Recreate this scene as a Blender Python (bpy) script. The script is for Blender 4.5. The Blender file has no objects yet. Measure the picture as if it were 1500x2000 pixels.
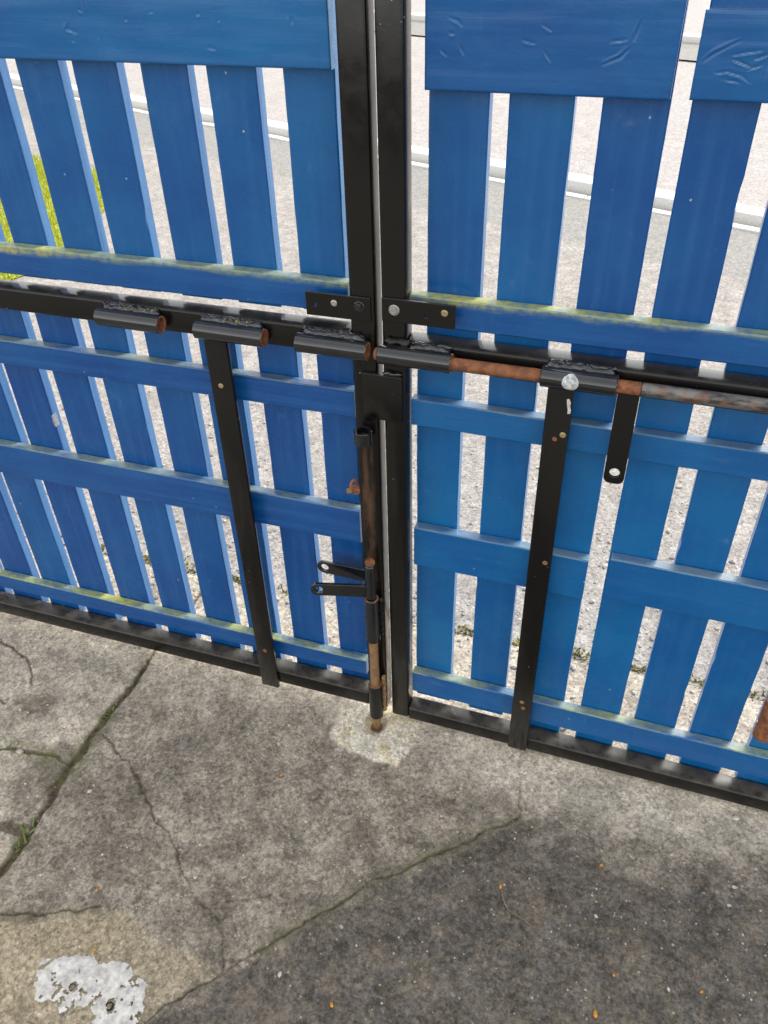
import bpy, bmesh, math, random
import numpy as np
from mathutils import Vector, Matrix, noise as mnoise

random.seed(7)
scene = bpy.context.scene
COL = scene.collection
rad = math.radians

# ------------------------------------------------------------------ camera
cam_d = bpy.data.cameras.new('camera')
cam_d.sensor_fit = 'VERTICAL'; cam_d.sensor_height = 24.0; cam_d.sensor_width = 18.0
cam_d.lens = 19.149; cam_d.clip_start = 0.02; cam_d.clip_end = 2000
cam = bpy.data.objects.new('camera', cam_d); COL.objects.link(cam)
rt = Vector((0.94743984, 0.31912166, -0.02278399)); up = Vector((-0.17781258, 0.5844331, 0.79172005))
fw = Vector((-0.26597073, 0.74605584, -0.61045905))
M = Matrix((rt, up, -fw)).transposed().to_4x4(); M.translation = (0.42936897, -1.25507984, 1.63079261)
cam.matrix_world = M
scene.camera = cam

# ------------------------------------------------------------------ sky, sun, exposure (bright hazy overcast)
SUN_EL, SUN_AZ = 45.0, 28.0      # azimuth measured from +Y towards +X
world = bpy.data.worlds.new('World'); scene.world = world; world.use_nodes = True
wn = world.node_tree; wn.nodes.clear()
sky = wn.nodes.new('ShaderNodeTexSky'); sky.sky_type = 'NISHITA'; sky.sun_disc = False
sky.sun_elevation = rad(SUN_EL); sky.sun_rotation = rad(SUN_AZ)
sky.air_density = 1.6; sky.dust_density = 1.5; sky.ozone_density = 1.0
hs = wn.nodes.new('ShaderNodeHueSaturation'); hs.inputs['Saturation'].default_value = 0.12
bg = wn.nodes.new('ShaderNodeBackground'); bg.inputs['Strength'].default_value = 0.15
wo = wn.nodes.new('ShaderNodeOutputWorld')
wn.links.new(sky.outputs[0], hs.inputs['Color']); wn.links.new(hs.outputs[0], bg.inputs[0]); wn.links.new(bg.outputs[0], wo.inputs[0])
sun_d = bpy.data.lights.new('sun', 'SUN'); sun_d.energy = 1.0; sun_d.angle = rad(26); sun_d.color = (1.0, 0.95, 0.88)
sun = bpy.data.objects.new('sun', sun_d); COL.objects.link(sun)
sdir = Vector((math.sin(rad(SUN_AZ)) * math.cos(rad(SUN_EL)), math.cos(rad(SUN_AZ)) * math.cos(rad(SUN_EL)), math.sin(rad(SUN_EL))))
sun.rotation_euler = sdir.to_track_quat('Z', 'Y').to_euler(); sun.location = (0, 6, 8)
vs = scene.view_settings
vs.view_transform = 'Standard'; vs.look = 'None'; vs.gamma = 1.0; vs.use_curve_mapping = False; vs.exposure = 1.3

# ------------------------------------------------------------------ node helpers
class NT:
    def __init__(s, name):
        s.m = bpy.data.materials.new(name); s.m.use_nodes = True; s.t = s.m.node_tree; s.t.nodes.clear()
        s.out = s.t.nodes.new('ShaderNodeOutputMaterial'); s.b = s.t.nodes.new('ShaderNodeBsdfPrincipled')
        s.t.links.new(s.b.outputs[0], s.out.inputs[0])
    def n(s, typ, **kw):
        nd = s.t.nodes.new(typ)
        for k, v in kw.items(): setattr(nd, k, v)
        return nd
    def set(s, sock, v):
        if isinstance(v, bpy.types.NodeSocket): s.t.links.new(v, sock)
        elif isinstance(v, (tuple, list)) and len(v) == 3 and sock.type == 'RGBA': sock.default_value = (*v, 1)
        else: sock.default_value = v
    def bsdf(s, **kw):
        for k, v in kw.items(): s.set(s.b.inputs[k.replace('_', ' ')], v)
    def obj(s): return s.n('ShaderNodeTexCoord').outputs['Object']
    def mapping(s, vec, scale=(1, 1, 1), loc=(0, 0, 0)):
        nd = s.n('ShaderNodeMapping'); s.set(nd.inputs['Vector'], vec); nd.inputs['Scale'].default_value = scale
        if isinstance(loc, bpy.types.NodeSocket): s.t.links.new(loc, nd.inputs['Location'])
        else: nd.inputs['Location'].default_value = loc
        return nd.outputs[0]
    def noise(s, vec, scale, detail=4, rough=0.6, dist=0.0):
        nd = s.n('ShaderNodeTexNoise'); s.set(nd.inputs['Vector'], vec)
        nd.inputs['Scale'].default_value = scale; nd.inputs['Detail'].default_value = detail
        nd.inputs['Roughness'].default_value = rough; nd.inputs['Distortion'].default_value = dist
        return nd.outputs['Fac']
    def voro(s, vec, scale, out='Distance', feature='F1'):
        nd = s.n('ShaderNodeTexVoronoi'); nd.feature = feature; s.set(nd.inputs['Vector'], vec); nd.inputs['Scale'].default_value = scale
        return nd.outputs[out]
    def ramp(s, v, a, b, lo=0.0, hi=1.0, smooth=True):
        nd = s.n('ShaderNodeMapRange'); nd.interpolation_type = 'SMOOTHSTEP' if smooth else 'LINEAR'
        s.set(nd.inputs[0], v); s.set(nd.inputs[1], a); s.set(nd.inputs[2], b); s.set(nd.inputs[3], lo); s.set(nd.inputs[4], hi)
        return nd.outputs[0]
    def math(s, op, a, b=0.0, c=0.0):
        nd = s.n('ShaderNodeMath', operation=op); s.set(nd.inputs[0], a); s.set(nd.inputs[1], b); s.set(nd.inputs[2], c)
        return nd.outputs[0]
    def mix(s, f, a, b, mode='MIX'):
        nd = s.n('ShaderNodeMix', data_type='RGBA', blend_type=mode)
        s.set(nd.inputs[0], f); s.set(nd.inputs[6], a); s.set(nd.inputs[7], b)
        return nd.outputs[2]
    def attr(s, name, typ='GEOMETRY'):
        nd = s.n('ShaderNodeAttribute', attribute_type=typ, attribute_name=name); return nd
    def sep(s, v):
        nd = s.n('ShaderNodeSeparateXYZ'); s.set(nd.inputs[0], v); return nd.outputs
    def bump(s, h, strength, dist=0.002, normal=None):
        nd = s.n('ShaderNodeBump'); nd.inputs['Strength'].default_value = strength; nd.inputs['Distance'].default_value = dist
        s.set(nd.inputs['Height'], h)
        if normal is not None: s.set(nd.inputs['Normal'], normal)
        return nd.outputs[0]

# ------------------------------------------------------------------ materials
def mat_blue(name, axis):
    n = NT(name); o = n.obj()
    rnd = n.n('ShaderNodeObjectInfo').outputs['Random']
    off = n.n('ShaderNodeCombineXYZ'); n.set(off.inputs[0], n.math('MULTIPLY', rnd, 13.0)); n.set(off.inputs[2], n.math('MULTIPLY', rnd, 29.0))
    sc = (60, 60, 2.2) if axis == 'z' else (2.2, 60, 60)
    grain = n.noise(n.mapping(o, sc, off.outputs[0]), 1.0, 5, 0.62, 0.3)
    broad = n.noise(n.mapping(o, (1, 1, 1), off.outputs[0]), 5.0, 4, 0.6)
    tone = n.attr('tone', 'OBJECT').outputs['Fac']
    c0 = n.mix(tone, (0.0028, 0.052, 0.235), (0.0035, 0.112, 0.320))
    c1 = n.mix(tone, (0.0050, 0.075, 0.270), (0.0070, 0.150, 0.370))
    col = n.mix(n.ramp(broad, 0.35, 0.68), c0, c1)
    col = n.mix(n.ramp(grain, 0.44, 0.70, 0, 0.42), col, (0.022, 0.125, 0.34))
    # chalky scuffs and paint flecks
    scuff = n.noise(n.mapping(o, (9, 9, 9) if axis == 'z' else (4, 9, 22), off.outputs[0]), 1.6, 6, 0.72, 0.6)
    col = n.mix(n.ramp(scuff, 0.60, 0.80, 0, 0.45), col, (0.10, 0.23, 0.40))
    v = n.n('ShaderNodeTexVoronoi'); n.set(v.inputs['Vector'], o); v.inputs['Scale'].default_value = 55
    vr = n.sep(v.outputs['Color'])
    speck = n.math('MULTIPLY', n.ramp(n.math('ADD', v.outputs['Distance'], n.math('MULTIPLY', n.noise(o, 260, 2, 0.5), 0.22)), 0.24, 0.17), n.ramp(vr[0], 0.965, 0.975))
    col = n.mix(n.math('MULTIPLY', speck, 0.8), col, (0.50, 0.58, 0.62))
    # thin diagonal scratches, and light on the side faces painted in as paler blue
    sm = n.n('ShaderNodeMapping'); n.set(sm.inputs['Vector'], o); sm.inputs['Rotation'].default_value = (0, 0.75, 0); sm.inputs['Scale'].default_value = (420, 30, 5)
    scr = n.math('MULTIPLY', n.ramp(n.noise(sm.outputs[0], 1.0, 2, 0.5), 0.70, 0.76), n.ramp(n.noise(n.mapping(o, (6, 6, 6), off.outputs[0]), 1.0, 2, 0.5), 0.50, 0.62))
    col = n.mix(n.math('MULTIPLY', scr, 0.35), col, (0.13, 0.28, 0.48))
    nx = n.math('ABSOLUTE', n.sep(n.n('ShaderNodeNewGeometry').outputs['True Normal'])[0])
    side_light = n.math('MULTIPLY', n.ramp(nx, 0.80, 0.95), n.ramp(grain, 0.30, 0.62, 0.40, 0.75))
    col = n.mix(side_light, col, (0.115, 0.27, 0.50))
    # pollen and algae that settles on ledges
    geo = n.n('ShaderNodeNewGeometry'); nz = n.sep(geo.outputs['True Normal'])[2]
    upf = n.ramp(nz, 0.45, 0.8)
    alg = n.attr('algae', 'OBJECT').outputs['Fac']; az = n.attr('algae_z', 'OBJECT').outputs['Fac']
    pn = n.noise(n.mapping(o, (4.5, 14, 20), off.outputs[0]), 1.0, 7, 0.74)
    ledge_dust = n.math('MULTIPLY', upf, n.ramp(pn, 0.30, 0.62, 0.25, 0.85))
    col = n.mix(n.math('MULTIPLY', ledge_dust, 0.55), col, (0.24, 0.33, 0.38))
    zz = n.sep(o)[2]
    band = n.ramp(n.math('ADD', n.math('SUBTRACT', zz, az), n.math('MULTIPLY', n.math('SUBTRACT', pn, 0.5), 0.03)), -0.008, 0.004)
    am = n.math('MULTIPLY', n.math('MAXIMUM', n.math('MULTIPLY', upf, n.ramp(pn, 0.36, 0.54)), n.math('MULTIPLY', band, 0.85)), alg)
    fine = n.noise(o, 90, 3, 0.6)
    col = n.mix(n.math('MULTIPLY', am, n.ramp(fine, 0.3, 0.6, 0.35, 1.0)), col, n.mix(n.ramp(pn, 0.5, 0.66), (0.33, 0.38, 0.14), (0.60, 0.56, 0.05)))
    rough = n.ramp(scuff, 0.3, 0.8, 0.20, 0.40)
    rough = n.math('ADD', rough, n.math('MULTIPLY', am, 0.25))
    nb = n.bump(grain, 0.40, 0.0012); nb = n.bump(fine, 0.06, 0.001, nb)
    n.bsdf(Base_Color=col, Roughness=rough, Normal=nb, Specular_IOR_Level=0.5)
    return n.m

def rust_col(n, o):
    a = n.noise(o, 42, 6, 0.7); b = n.noise(o, 180, 4, 0.65)
    c = n.mix(n.ramp(a, 0.35, 0.65), (0.135, 0.050, 0.022), (0.36, 0.135, 0.052))
    return n.mix(n.ramp(b, 0.45, 0.75, 0, 0.6), c, (0.10, 0.035, 0.018)), b

def mat_steel(name, rust_lo=0.70, rust_hi=0.80, streak=None, dusty=0.35, rough=0.17, spec=0.42, tint=None):
    n = NT(name); o = n.obj()
    base = n.noise(o, 8, 4, 0.6); fine = n.noise(o, 240, 3, 0.6); mid = n.noise(o, 35, 5, 0.6)
    col = n.mix(base, (0.0042, 0.0040, 0.0038), (0.0085, 0.0078, 0.0070))
    if tint: col = n.mix(n.ramp(mid, 0.3, 0.7), tint, tuple(x * 1.8 for x in tint))
    nz = n.sep(n.n('ShaderNodeNewGeometry').outputs['True Normal'])[2]
    dust = n.math('MULTIPLY', n.ramp(nz, 0.5, 0.9), n.ramp(mid, 0.30, 0.70, dusty * 0.35, dusty))
    col = n.mix(n.math('MULTIPLY', dust, 0.6), col, (0.17, 0.15, 0.122))
    chip = n.voro(o, 70); vr = n.noise(o, 17, 2, 0.5)
    col = n.mix(n.math('MULTIPLY', n.ramp(chip, 0.10, 0.06), n.ramp(vr, 0.62, 0.66)), col, (0.34, 0.33, 0.31))
    rc, rb = rust_col(n, o)
    rm = n.ramp(n.noise(o, 22, 6, 0.7), rust_lo, rust_hi)
    if streak:      # worn, rusted streak where the drop bolt has rubbed: (x centre, half width, z low, z high)
        x = n.sep(o)[0]; z = n.sep(o)[2]
        wob = n.math('MULTIPLY', n.math('SUBTRACT', n.noise(n.mapping(o, (30, 30, 6)), 1.0, 5, 0.7), 0.5), 0.03)
        dx = n.math('ABSOLUTE', n.math('ADD', n.math('SUBTRACT', x, streak[0]), wob))
        s1 = n.math('MULTIPLY', n.ramp(dx, streak[1], streak[1] * 0.3), n.ramp(z, streak[2], streak[2] + 0.1))
        s1 = n.math('MULTIPLY', s1, n.ramp(z, streak[3], streak[3] - 0.02))
        s1 = n.math('MULTIPLY', s1, n.ramp(n.noise(n.mapping(o, (45, 45, 8)), 1.0, 4, 0.6), 0.36, 0.64, 0.0, 0.62))
        rc = n.mix(n.ramp(nz, 2, 3), n.mix(0.72, rc, (0.085, 0.055, 0.030)), rc)
        rm = n.math('MAXIMUM', rm, s1)
    col = n.mix(rm, col, rc)
    r = n.math('ADD', n.math('ADD', n.ramp(mid, 0.3, 0.7, rough - 0.05, rough + 0.07), n.math('MULTIPLY', rm, 0.4)), n.math('MULTIPLY', dust, 0.1))
    nb = n.bump(mid, 0.06, 0.002); nb = n.bump(fine, 0.04, 0.0008, nb)
    n.bsdf(Base_Color=col, Roughness=r, Normal=nb, Specular_IOR_Level=spec)
    return n.m

def mat_rust(name):
    n = NT(name); o = n.obj(); c, b = rust_col(n, o)
    n.bsdf(Base_Color=c, Roughness=0.72, Normal=n.bump(b, 0.35, 0.0015)); return n.m

def mat_rod(name):   # worn grey-black paint over bare metal
    n = NT(name); o = n.obj(); a = n.noise(n.mapping(o, (18, 60, 60)), 1.0, 6, 0.7); b = n.noise(o, 120, 4, 0.6)
    c = n.mix(n.ramp(a, 0.38, 0.62), (0.035, 0.032, 0.03), (0.22, 0.205, 0.19)); rc, rb = rust_col(n, o)
    c = n.mix(n.ramp(n.noise(o, 26, 5, 0.7), 0.46, 0.64, 0, 0.75), c, rc)
    n.bsdf(Base_Color=c, Roughness=0.42, Metallic=0.3, Normal=n.bump(b, 0.2, 0.001)); return n.m

def mat_plain(name, col, rough=0.6, var=0.25, scale=60, metal=0.0, bump=0.15):
    n = NT(name); o = n.obj(); a = n.noise(o, scale, 5, 0.65)
    c = n.mix(n.ramp(a, 0.3, 0.7), tuple(x * (1 - var) for x in col), tuple(min(1, x * (1 + var)) for x in col))
    n.bsdf(Base_Color=c, Roughness=rough, Metallic=metal, Normal=n.bump(a, bump, 0.002)); return n.m

def mat_ground(name, kind):
    """weathered concrete / tarmac; the masks tell which stuff lies where, grain and flecks come from noise"""
    n = NT(name); o = n.obj()
    big = n.noise(o, 3.0, 5, 0.62); md = n.noise(o, 14, 7, 0.74); fine = n.noise(o, 85, 5, 0.7); gr = n.noise(o, 330, 3, 0.6); gm = n.noise(o, 190, 4, 0.7)
    med = n.math('ADD', n.math('MULTIPLY', md, 0.45), n.math('ADD', n.math('MULTIPLY', fine, 0.33), n.math('MULTIPLY', gm, 0.22)))
    v = n.n('ShaderNodeTexVoronoi'); n.set(v.inputs['Vector'], o); v.inputs['Scale'].default_value = 150
    vc = n.sep(v.outputs['Color']); vd = v.outputs['Distance']
    v2 = n.n('ShaderNodeTexVoronoi'); n.set(v2.inputs['Vector'], o); v2.inputs['Scale'].default_value = 62
    vc2 = n.sep(v2.outputs['Color']); vd2 = v2.outputs['Distance']
    if kind == 'drive':
        A = n.attr('mask_a'); B = n.attr('mask_b')
        asp, clean, yel = [n.sep(A.outputs['Color'])[i] for i in range(3)]
        mort, soil, moss = [n.sep(B.outputs['Color'])[i] for i in range(3)]
        col = n.mix(n.ramp(med, 0.39, 0.62), (0.138, 0.123, 0.102), (0.420, 0.380, 0.320))
        col = n.mix(n.ramp(n.noise(o, 5.5, 6, 0.68), 0.46, 0.64, 0, 0.75), col, n.mix(n.ramp(fine, 0.35, 0.65), (0.105, 0.090, 0.072), (0.19, 0.168, 0.138)))
        cc = n.mix(n.ramp(med, 0.39, 0.62), (0.47, 0.43, 0.36), (0.78, 0.725, 0.63))
        col = n.mix(clean, col, cc)
        yc = n.mix(n.ramp(med, 0.39, 0.62), (0.225, 0.190, 0.128), (0.47, 0.412, 0.305))
        col = n.mix(yel, col, yc)
        ac = n.mix(n.ramp(med, 0.39, 0.62), (0.046, 0.042, 0.037), (0.190, 0.170, 0.144))
        ac = n.mix(n.ramp(n.noise(o, 27, 4, 0.65), 0.50, 0.66, 0, 0.5), ac, (0.118, 0.122, 0.126))
        ac = n.mix(n.ramp(n.noise(n.mapping(o, (1, 1, 1), (3.1, 7.7, 0)), 31, 4, 0.65), 0.54, 0.68, 0, 0.55), ac, (0.150, 0.135, 0.098))
        ac = n.mix(n.ramp(n.noise(o, 9, 5, 0.7), 0.50, 0.68, 0, 0.4), ac, (0.20, 0.165, 0.125))
        col = n.mix(asp, col, ac)
        mc = n.mix(n.ramp(fine, 0.35, 0.65), (0.62, 0.58, 0.47), (0.86, 0.83, 0.74))
        mc = n.mix(n.ramp(n.noise(o, 14, 4, 0.6), 0.46, 0.62, 0, 0.6), mc, (0.60, 0.50, 0.26))
        col = n.mix(mort, col, mc)
        fl = 1.0
    elif kind == 'path':     # pale washed concrete / worn tarmac beyond the gate
        col = n.mix(n.ramp(med, 0.39, 0.62), (0.25, 0.228, 0.208), (0.44, 0.41, 0.38))
        col = n.mix(n.ramp(big, 0.45, 0.72, 0, 0.45), col, (0.24, 0.22, 0.20))
    elif kind == 'apron':
        col = n.mix(n.ramp(med, 0.39, 0.62), (0.33, 0.31, 0.275), (0.52, 0.49, 0.44))
    elif kind == 'channel':
        col = n.mix(n.ramp(med, 0.39, 0.62), (0.245, 0.235, 0.222), (0.325, 0.313, 0.297))
    elif kind == 'road':
        col = n.mix(n.ramp(med, 0.39, 0.62), (0.35, 0.320, 0.306), (0.46, 0.427, 0.41))
        col = n.mix(n.ramp(big, 0.45, 0.70, 0, 0.4), col, (0.34, 0.305, 0.29))
    elif kind == 'outer':
        col = n.mix(n.ramp(med, 0.39, 0.62), (0.13, 0.12, 0.105), (0.24, 0.225, 0.20))
    # aggregate flecks, light and dark
    light = n.math('MULTIPLY', n.ramp(vd, 0.36, 0.22), n.ramp(vc[0], 0.955, 0.975))
    dark = n.math('MULTIPLY', n.ramp(vd, 0.42, 0.25), n.ramp(vc[1], 0.93, 0.97))
    dark2 = n.math('MULTIPLY', n.ramp(vd2, 0.34, 0.20), n.ramp(vc2[1], 0.87, 0.93))
    col = n.mix(n.math('MULTIPLY', light, 0.75), col, (0.50, 0.48, 0.43))
    col = n.mix(n.math('MULTIPLY', dark, 0.5), col, (0.085, 0.077, 0.067))
    if kind in ('path', 'apron', 'road'): col = n.mix(n.math('MULTIPLY', dark2, 0.75), col, (0.075, 0.066, 0.058))
    col = n.mix(n.ramp(gr, 0.35, 0.7, 0, 0.35), col, n.mix(0.5, col, (0.03, 0.028, 0.025)))
    # each grain of aggregate has its own shade
    v3 = n.n('ShaderNodeTexVoronoi'); n.set(v3.inputs['Vector'], o); v3.inputs['Scale'].default_value = 260
    cell = n.math('ADD', n.ramp(vc[2], 0, 1, -0.20, 0.20, False), n.ramp(n.sep(v3.outputs['Color'])[0], 0, 1, -0.22, 0.22, False))
    cell = n.math('ADD', cell, n.ramp(vc2[2], 0, 1, -0.14, 0.14, False))
    shade = n.math('ADD', 1.0, cell); sh = n.n('ShaderNodeCombineXYZ')
    wr, wg, wb = (1.04, 0.985, 0.92) if kind in ('drive', 'outer') else (1.0, 0.99, 0.975)
    n.set(sh.inputs[0], n.math('MULTIPLY', shade, wr)); n.set(sh.inputs[1], n.math('MULTIPLY', shade, wg)); n.set(sh.inputs[2], n.math('MULTIPLY', shade, wb))
    col = n.mix(1.0, col, sh.outputs[0], 'MULTIPLY')
    rough = n.ramp(fine, 0.3, 0.7, 0.72, 0.95)
    if kind == 'drive':
        col = n.mix(soil, col, n.mix(n.ramp(fine, 0.4, 0.65), (0.055, 0.040, 0.026), (0.165, 0.125, 0.080)))
        col = n.mix(n.math('MULTIPLY', moss, n.ramp(fine, 0.42, 0.60)), col, (0.09, 0.10, 0.025))
    nb = n.bump(fine, 0.5, 0.004)
    nb = n.bump(n.ramp(vd2, 0.0, 0.5, 1.0, 0.0), 0.22, 0.003, nb); nb = n.bump(gr, 0.5, 0.002, nb)
    n.bsdf(Base_Color=col, Roughness=rough, Normal=nb, Specular_IOR_Level=0.3)
    return n.m

def mat_leaf(name, a, b, trans=0.0):
    n = NT(name); r = n.noise(n.obj(), 40, 2, 0.5)
    n.bsdf(Base_Color=n.mix(n.ramp(r, 0.35, 0.65), a, b), Roughness=0.55)
    if trans:
        tr = n.n('ShaderNodeBsdfTranslucent'); n.set(tr.inputs[0], n.mix(0.5, a, b)); mx = n.n('ShaderNodeMixShader'); mx.inputs[0].default_value = trans
        n.t.links.new(n.b.outputs[0], mx.inputs[1]); n.t.links.new(tr.outputs[0], mx.inputs[2]); n.t.links.new(mx.outputs[0], n.out.inputs[0])
    return n.m

MT = dict(
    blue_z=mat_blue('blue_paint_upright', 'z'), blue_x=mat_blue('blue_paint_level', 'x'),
    steel=mat_steel('black_gloss_steel'), post_worn=mat_steel('black_steel_rusted_streak', 0.68, 0.78, (-0.034, 0.016, 0.03, 0.815)),
    bottom=mat_steel('black_steel_muddy', 0.66, 0.78, None, 0.95, 0.24),
    tube=mat_steel('black_gloss_tube', 0.74, 0.82, None, 0.12, 0.11, 0.9, (0.005, 0.006, 0.0075)), tube_rusty=mat_steel('black_tube_rust_blistered', 0.60, 0.72, None, 0.2, 0.30),
    rust=mat_rust('rust'), rust_dark=mat_plain('dull_brown_rust', (0.235, 0.135, 0.062), 0.62, 0.28, 70), rod=mat_rod('worn_bare_rod'),
    zinc=mat_plain('zinc_screw', (0.42, 0.40, 0.36), 0.4, 0.3, 300, 0.6), brass=mat_plain('yellow_passivated_screw', (0.42, 0.33, 0.17), 0.45, 0.35, 400, 0.5),
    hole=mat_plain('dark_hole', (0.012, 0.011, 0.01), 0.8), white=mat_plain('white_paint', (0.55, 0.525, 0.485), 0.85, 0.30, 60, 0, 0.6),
    dropping=mat_plain('grey_white_dropping', (0.52, 0.53, 0.54), 0.7, 0.5, 160, 0, 0.4),
    drive=mat_ground('driveway_surface', 'drive'), path=mat_ground('pale_worn_tarmac', 'path'), apron=mat_ground('pale_concrete', 'apron'),
    channel=mat_ground('smooth_grey_channel', 'channel'), road=mat_ground('pinkish_road', 'road'), outer=mat_ground('weathered_concrete', 'outer'),
    kerb=mat_plain('white_granite', (0.66, 0.64, 0.60), 0.75, 0.15, 90), soil=mat_plain('soil', (0.06, 0.045, 0.03), 0.95, 0.4, 40, 0, 0.6),
    pebble=mat_plain('pebble', (0.40, 0.37, 0.32), 0.7, 0.6, 45), orange=mat_plain('orange_seed', (0.52, 0.24, 0.035), 0.4, 0.3, 120),
    twig=mat_plain('dry_twig', (0.24, 0.17, 0.10), 0.8, 0.3, 90),
    weed=mat_leaf('weed_leaf', (0.10, 0.16, 0.03), (0.22, 0.30, 0.07), 0.25), moss=mat_leaf('moss', (0.24, 0.22, 0.07), (0.42, 0.36, 0.12), 0.0),
    grass=mat_leaf('lime_grass', (0.28, 0.33, 0.02), (0.46, 0.46, 0.04), 0.35), lawn=mat_plain('lawn', (0.34, 0.37, 0.04), 0.9, 0.4, 30),
    wood=mat_plain('weathered_wood', (0.30, 0.31, 0.34), 0.8, 0.35, 180, 0, 0.6),
    leafbrown=mat_plain('dead_leaf', (0.30, 0.15, 0.06), 0.8, 0.4, 60),
)

# ------------------------------------------------------------------ object helpers
def link(name, me, mats, parent=None, smooth=False):
    o = bpy.data.objects.new(name, me); COL.objects.link(o)
    for m in (mats if isinstance(mats, (list, tuple)) else [mats]):
        me.materials.append(MT[m] if isinstance(m, str) else m)
    if parent is not None: o.parent = parent
    if smooth: me.polygons.foreach_set('use_smooth', [True] * len(me.polygons))
    return o
def empty(name, loc=(0, 0, 0)):
    o = bpy.data.objects.new(name, None); o.empty_display_size = 0.1; o.location = loc; COL.objects.link(o); return o
def tag(o, label=None, cat=None, group=None, kind=None):
    if label: o['label'] = label
    if cat: o['category'] = cat
    if group: o['group'] = group
    if kind: o['kind'] = kind
    return o
def bm_mesh(bm, name='m'):
    me = bpy.data.meshes.new(name); bm.normal_update(); bm.to_mesh(me); bm.free(); return me
def box_mesh(x0, x1, y0, y1, z0, z1, bev=0.003, seg=2):
    bm = bmesh.new()
    bmesh.ops.create_cube(bm, size=1.0)
    for v in bm.verts:
        v.co = Vector((x0 + (v.co.x + .5) * (x1 - x0), y0 + (v.co.y + .5) * (y1 - y0), z0 + (v.co.z + .5) * (z1 - z0)))
    if bev: bmesh.ops.bevel(bm, geom=list(bm.edges), offset=bev, segments=seg, affect='EDGES', profile=0.5)
    me = bm_mesh(bm)
    if seg > 1: me.polygons.foreach_set('use_smooth', [True] * len(me.polygons)); me.set_sharp_from_angle(angle=rad(40))
    return me
def box(name, x0, x1, y0, y1, z0, z1, mat, parent=None, bev=0.003, seg=2):
    return link(name, box_mesh(x0, x1, y0, y1, z0, z1, bev, seg), mat, parent)
SEED = [0]
def timber(name, x0, x1, y0, y1, z0, z1, axis, mat, parent, tone=0.3, algae=0.0, algae_z=None, lean=0.0, rough=1.0):
    """sawn board: chamfered section lofted along its length, edges a little wavy and nicked"""
    SEED[0] += 1; sd = SEED[0] * 3.71
    a0, a1 = (z0, z1) if axis == 'z' else (x0, x1)
    b0, b1 = (x0, x1) if axis == 'z' else (z0, z1)
    L = a1 - a0; ns = max(6, int(L / 0.022)); c = 0.0022
    sec = [(b0 + c, y0), (b1 - c, y0), (b1, y0 + c), (b1, y1 - c), (b1 - c, y1), (b0 + c, y1), (b0, y1 - c), (b0, y0 + c)]
    vs_, fs = [], []
    bow = (mnoise.noise((sd, 1.3, 0)) * 0.0018)
    for i in range(ns + 1):
        t = i / ns; a = a0 + L * t
        for k, (b, y) in enumerate(sec):
            e = mnoise.noise((a * 9, sd + (b > (b0 + b1) / 2) * 7.7, 0.3)) * 0.0009 + mnoise.noise((a * 45, sd + k * 1.9, 0.7)) * 0.0005
            nick = max(0.0, mnoise.noise((a * 16, sd + k // 2 * 4.3, 5.0)) - 0.52) * 0.009 * rough if k in (1, 2, 7, 0) else 0
            sgn = 1 if b > (b0 + b1) / 2 else -1
            bb = b + e - sgn * nick + bow * math.sin(math.pi * t) + lean * (t - 0.5)
            yy = y + mnoise.noise((a * 6, sd + 20, y * 3)) * 0.0006 + (nick * 0.6 if y < (y0 + y1) / 2 else 0)
            vs_.append((bb, yy, a) if axis == 'z' else (a, yy, bb))
    for i in range(ns):
        for k in range(8):
            f = (i * 8 + k, i * 8 + (k + 1) % 8, (i + 1) * 8 + (k + 1) % 8, (i + 1) * 8 + k)
            fs.append(f if axis == 'z' else f[::-1])
    fs.append(tuple(range(8))[::-1] if axis == 'z' else tuple(range(8))); top = tuple(ns * 8 + k for k in range(8)); fs.append(top if axis == 'z' else top[::-1])
    me = bpy.data.meshes.new(name); me.from_pydata(vs_, [], fs); me.update()
    o = link(name, me, mat, parent)
    o['tone'] = float(tone); o['algae'] = float(algae); o['algae_z'] = float(algae_z if algae_z is not None else 99.0)
    return o
def revolve(p0, p1, prof, seg=28, caps=True):
    """surface of revolution about p0->p1; prof = [(t along, radius)...]"""
    p0 = Vector(p0); p1 = Vector(p1); d = (p1 - p0); L = d.length; d.normalize()
    u = d.orthogonal().normalized(); w = d.cross(u); vs_, fs = [], []
    for t, r in prof:
        for k in range(seg):
            a = 2 * math.pi * k / seg; vs_.append(p0 + d * (t * L) + (u * math.cos(a) + w * math.sin(a)) * r)
    n = len(prof)
    for i in range(n - 1):
        for k in range(seg): fs.append((i * seg + k, i * seg + (k + 1) % seg, (i + 1) * seg + (k + 1) % seg, (i + 1) * seg + k))
    if caps: fs.append(tuple(range(seg))[::-1]); fs.append(tuple((n - 1) * seg + k for k in range(seg)))
    me = bpy.data.meshes.new('rev'); me.from_pydata(vs_, [], fs); me.update()
    me.polygons.foreach_set('use_smooth', [True] * len(fs)); me.set_sharp_from_angle(angle=rad(35))
    return me
def rod_mesh(p0, p1, r, seg=28, bev=0.0015, wobble=0.0):
    L = (Vector(p1) - Vector(p0)).length; b = bev / L
    return revolve(p0, p1, [(0, r - bev), (b, r)] + [(b + (1 - 2 * b) * i / 12, r + wobble * mnoise.noise((i * 1.7, L, 0))) for i in range(1, 12)] + [(1 - b, r), (1, r - bev)], seg)
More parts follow.
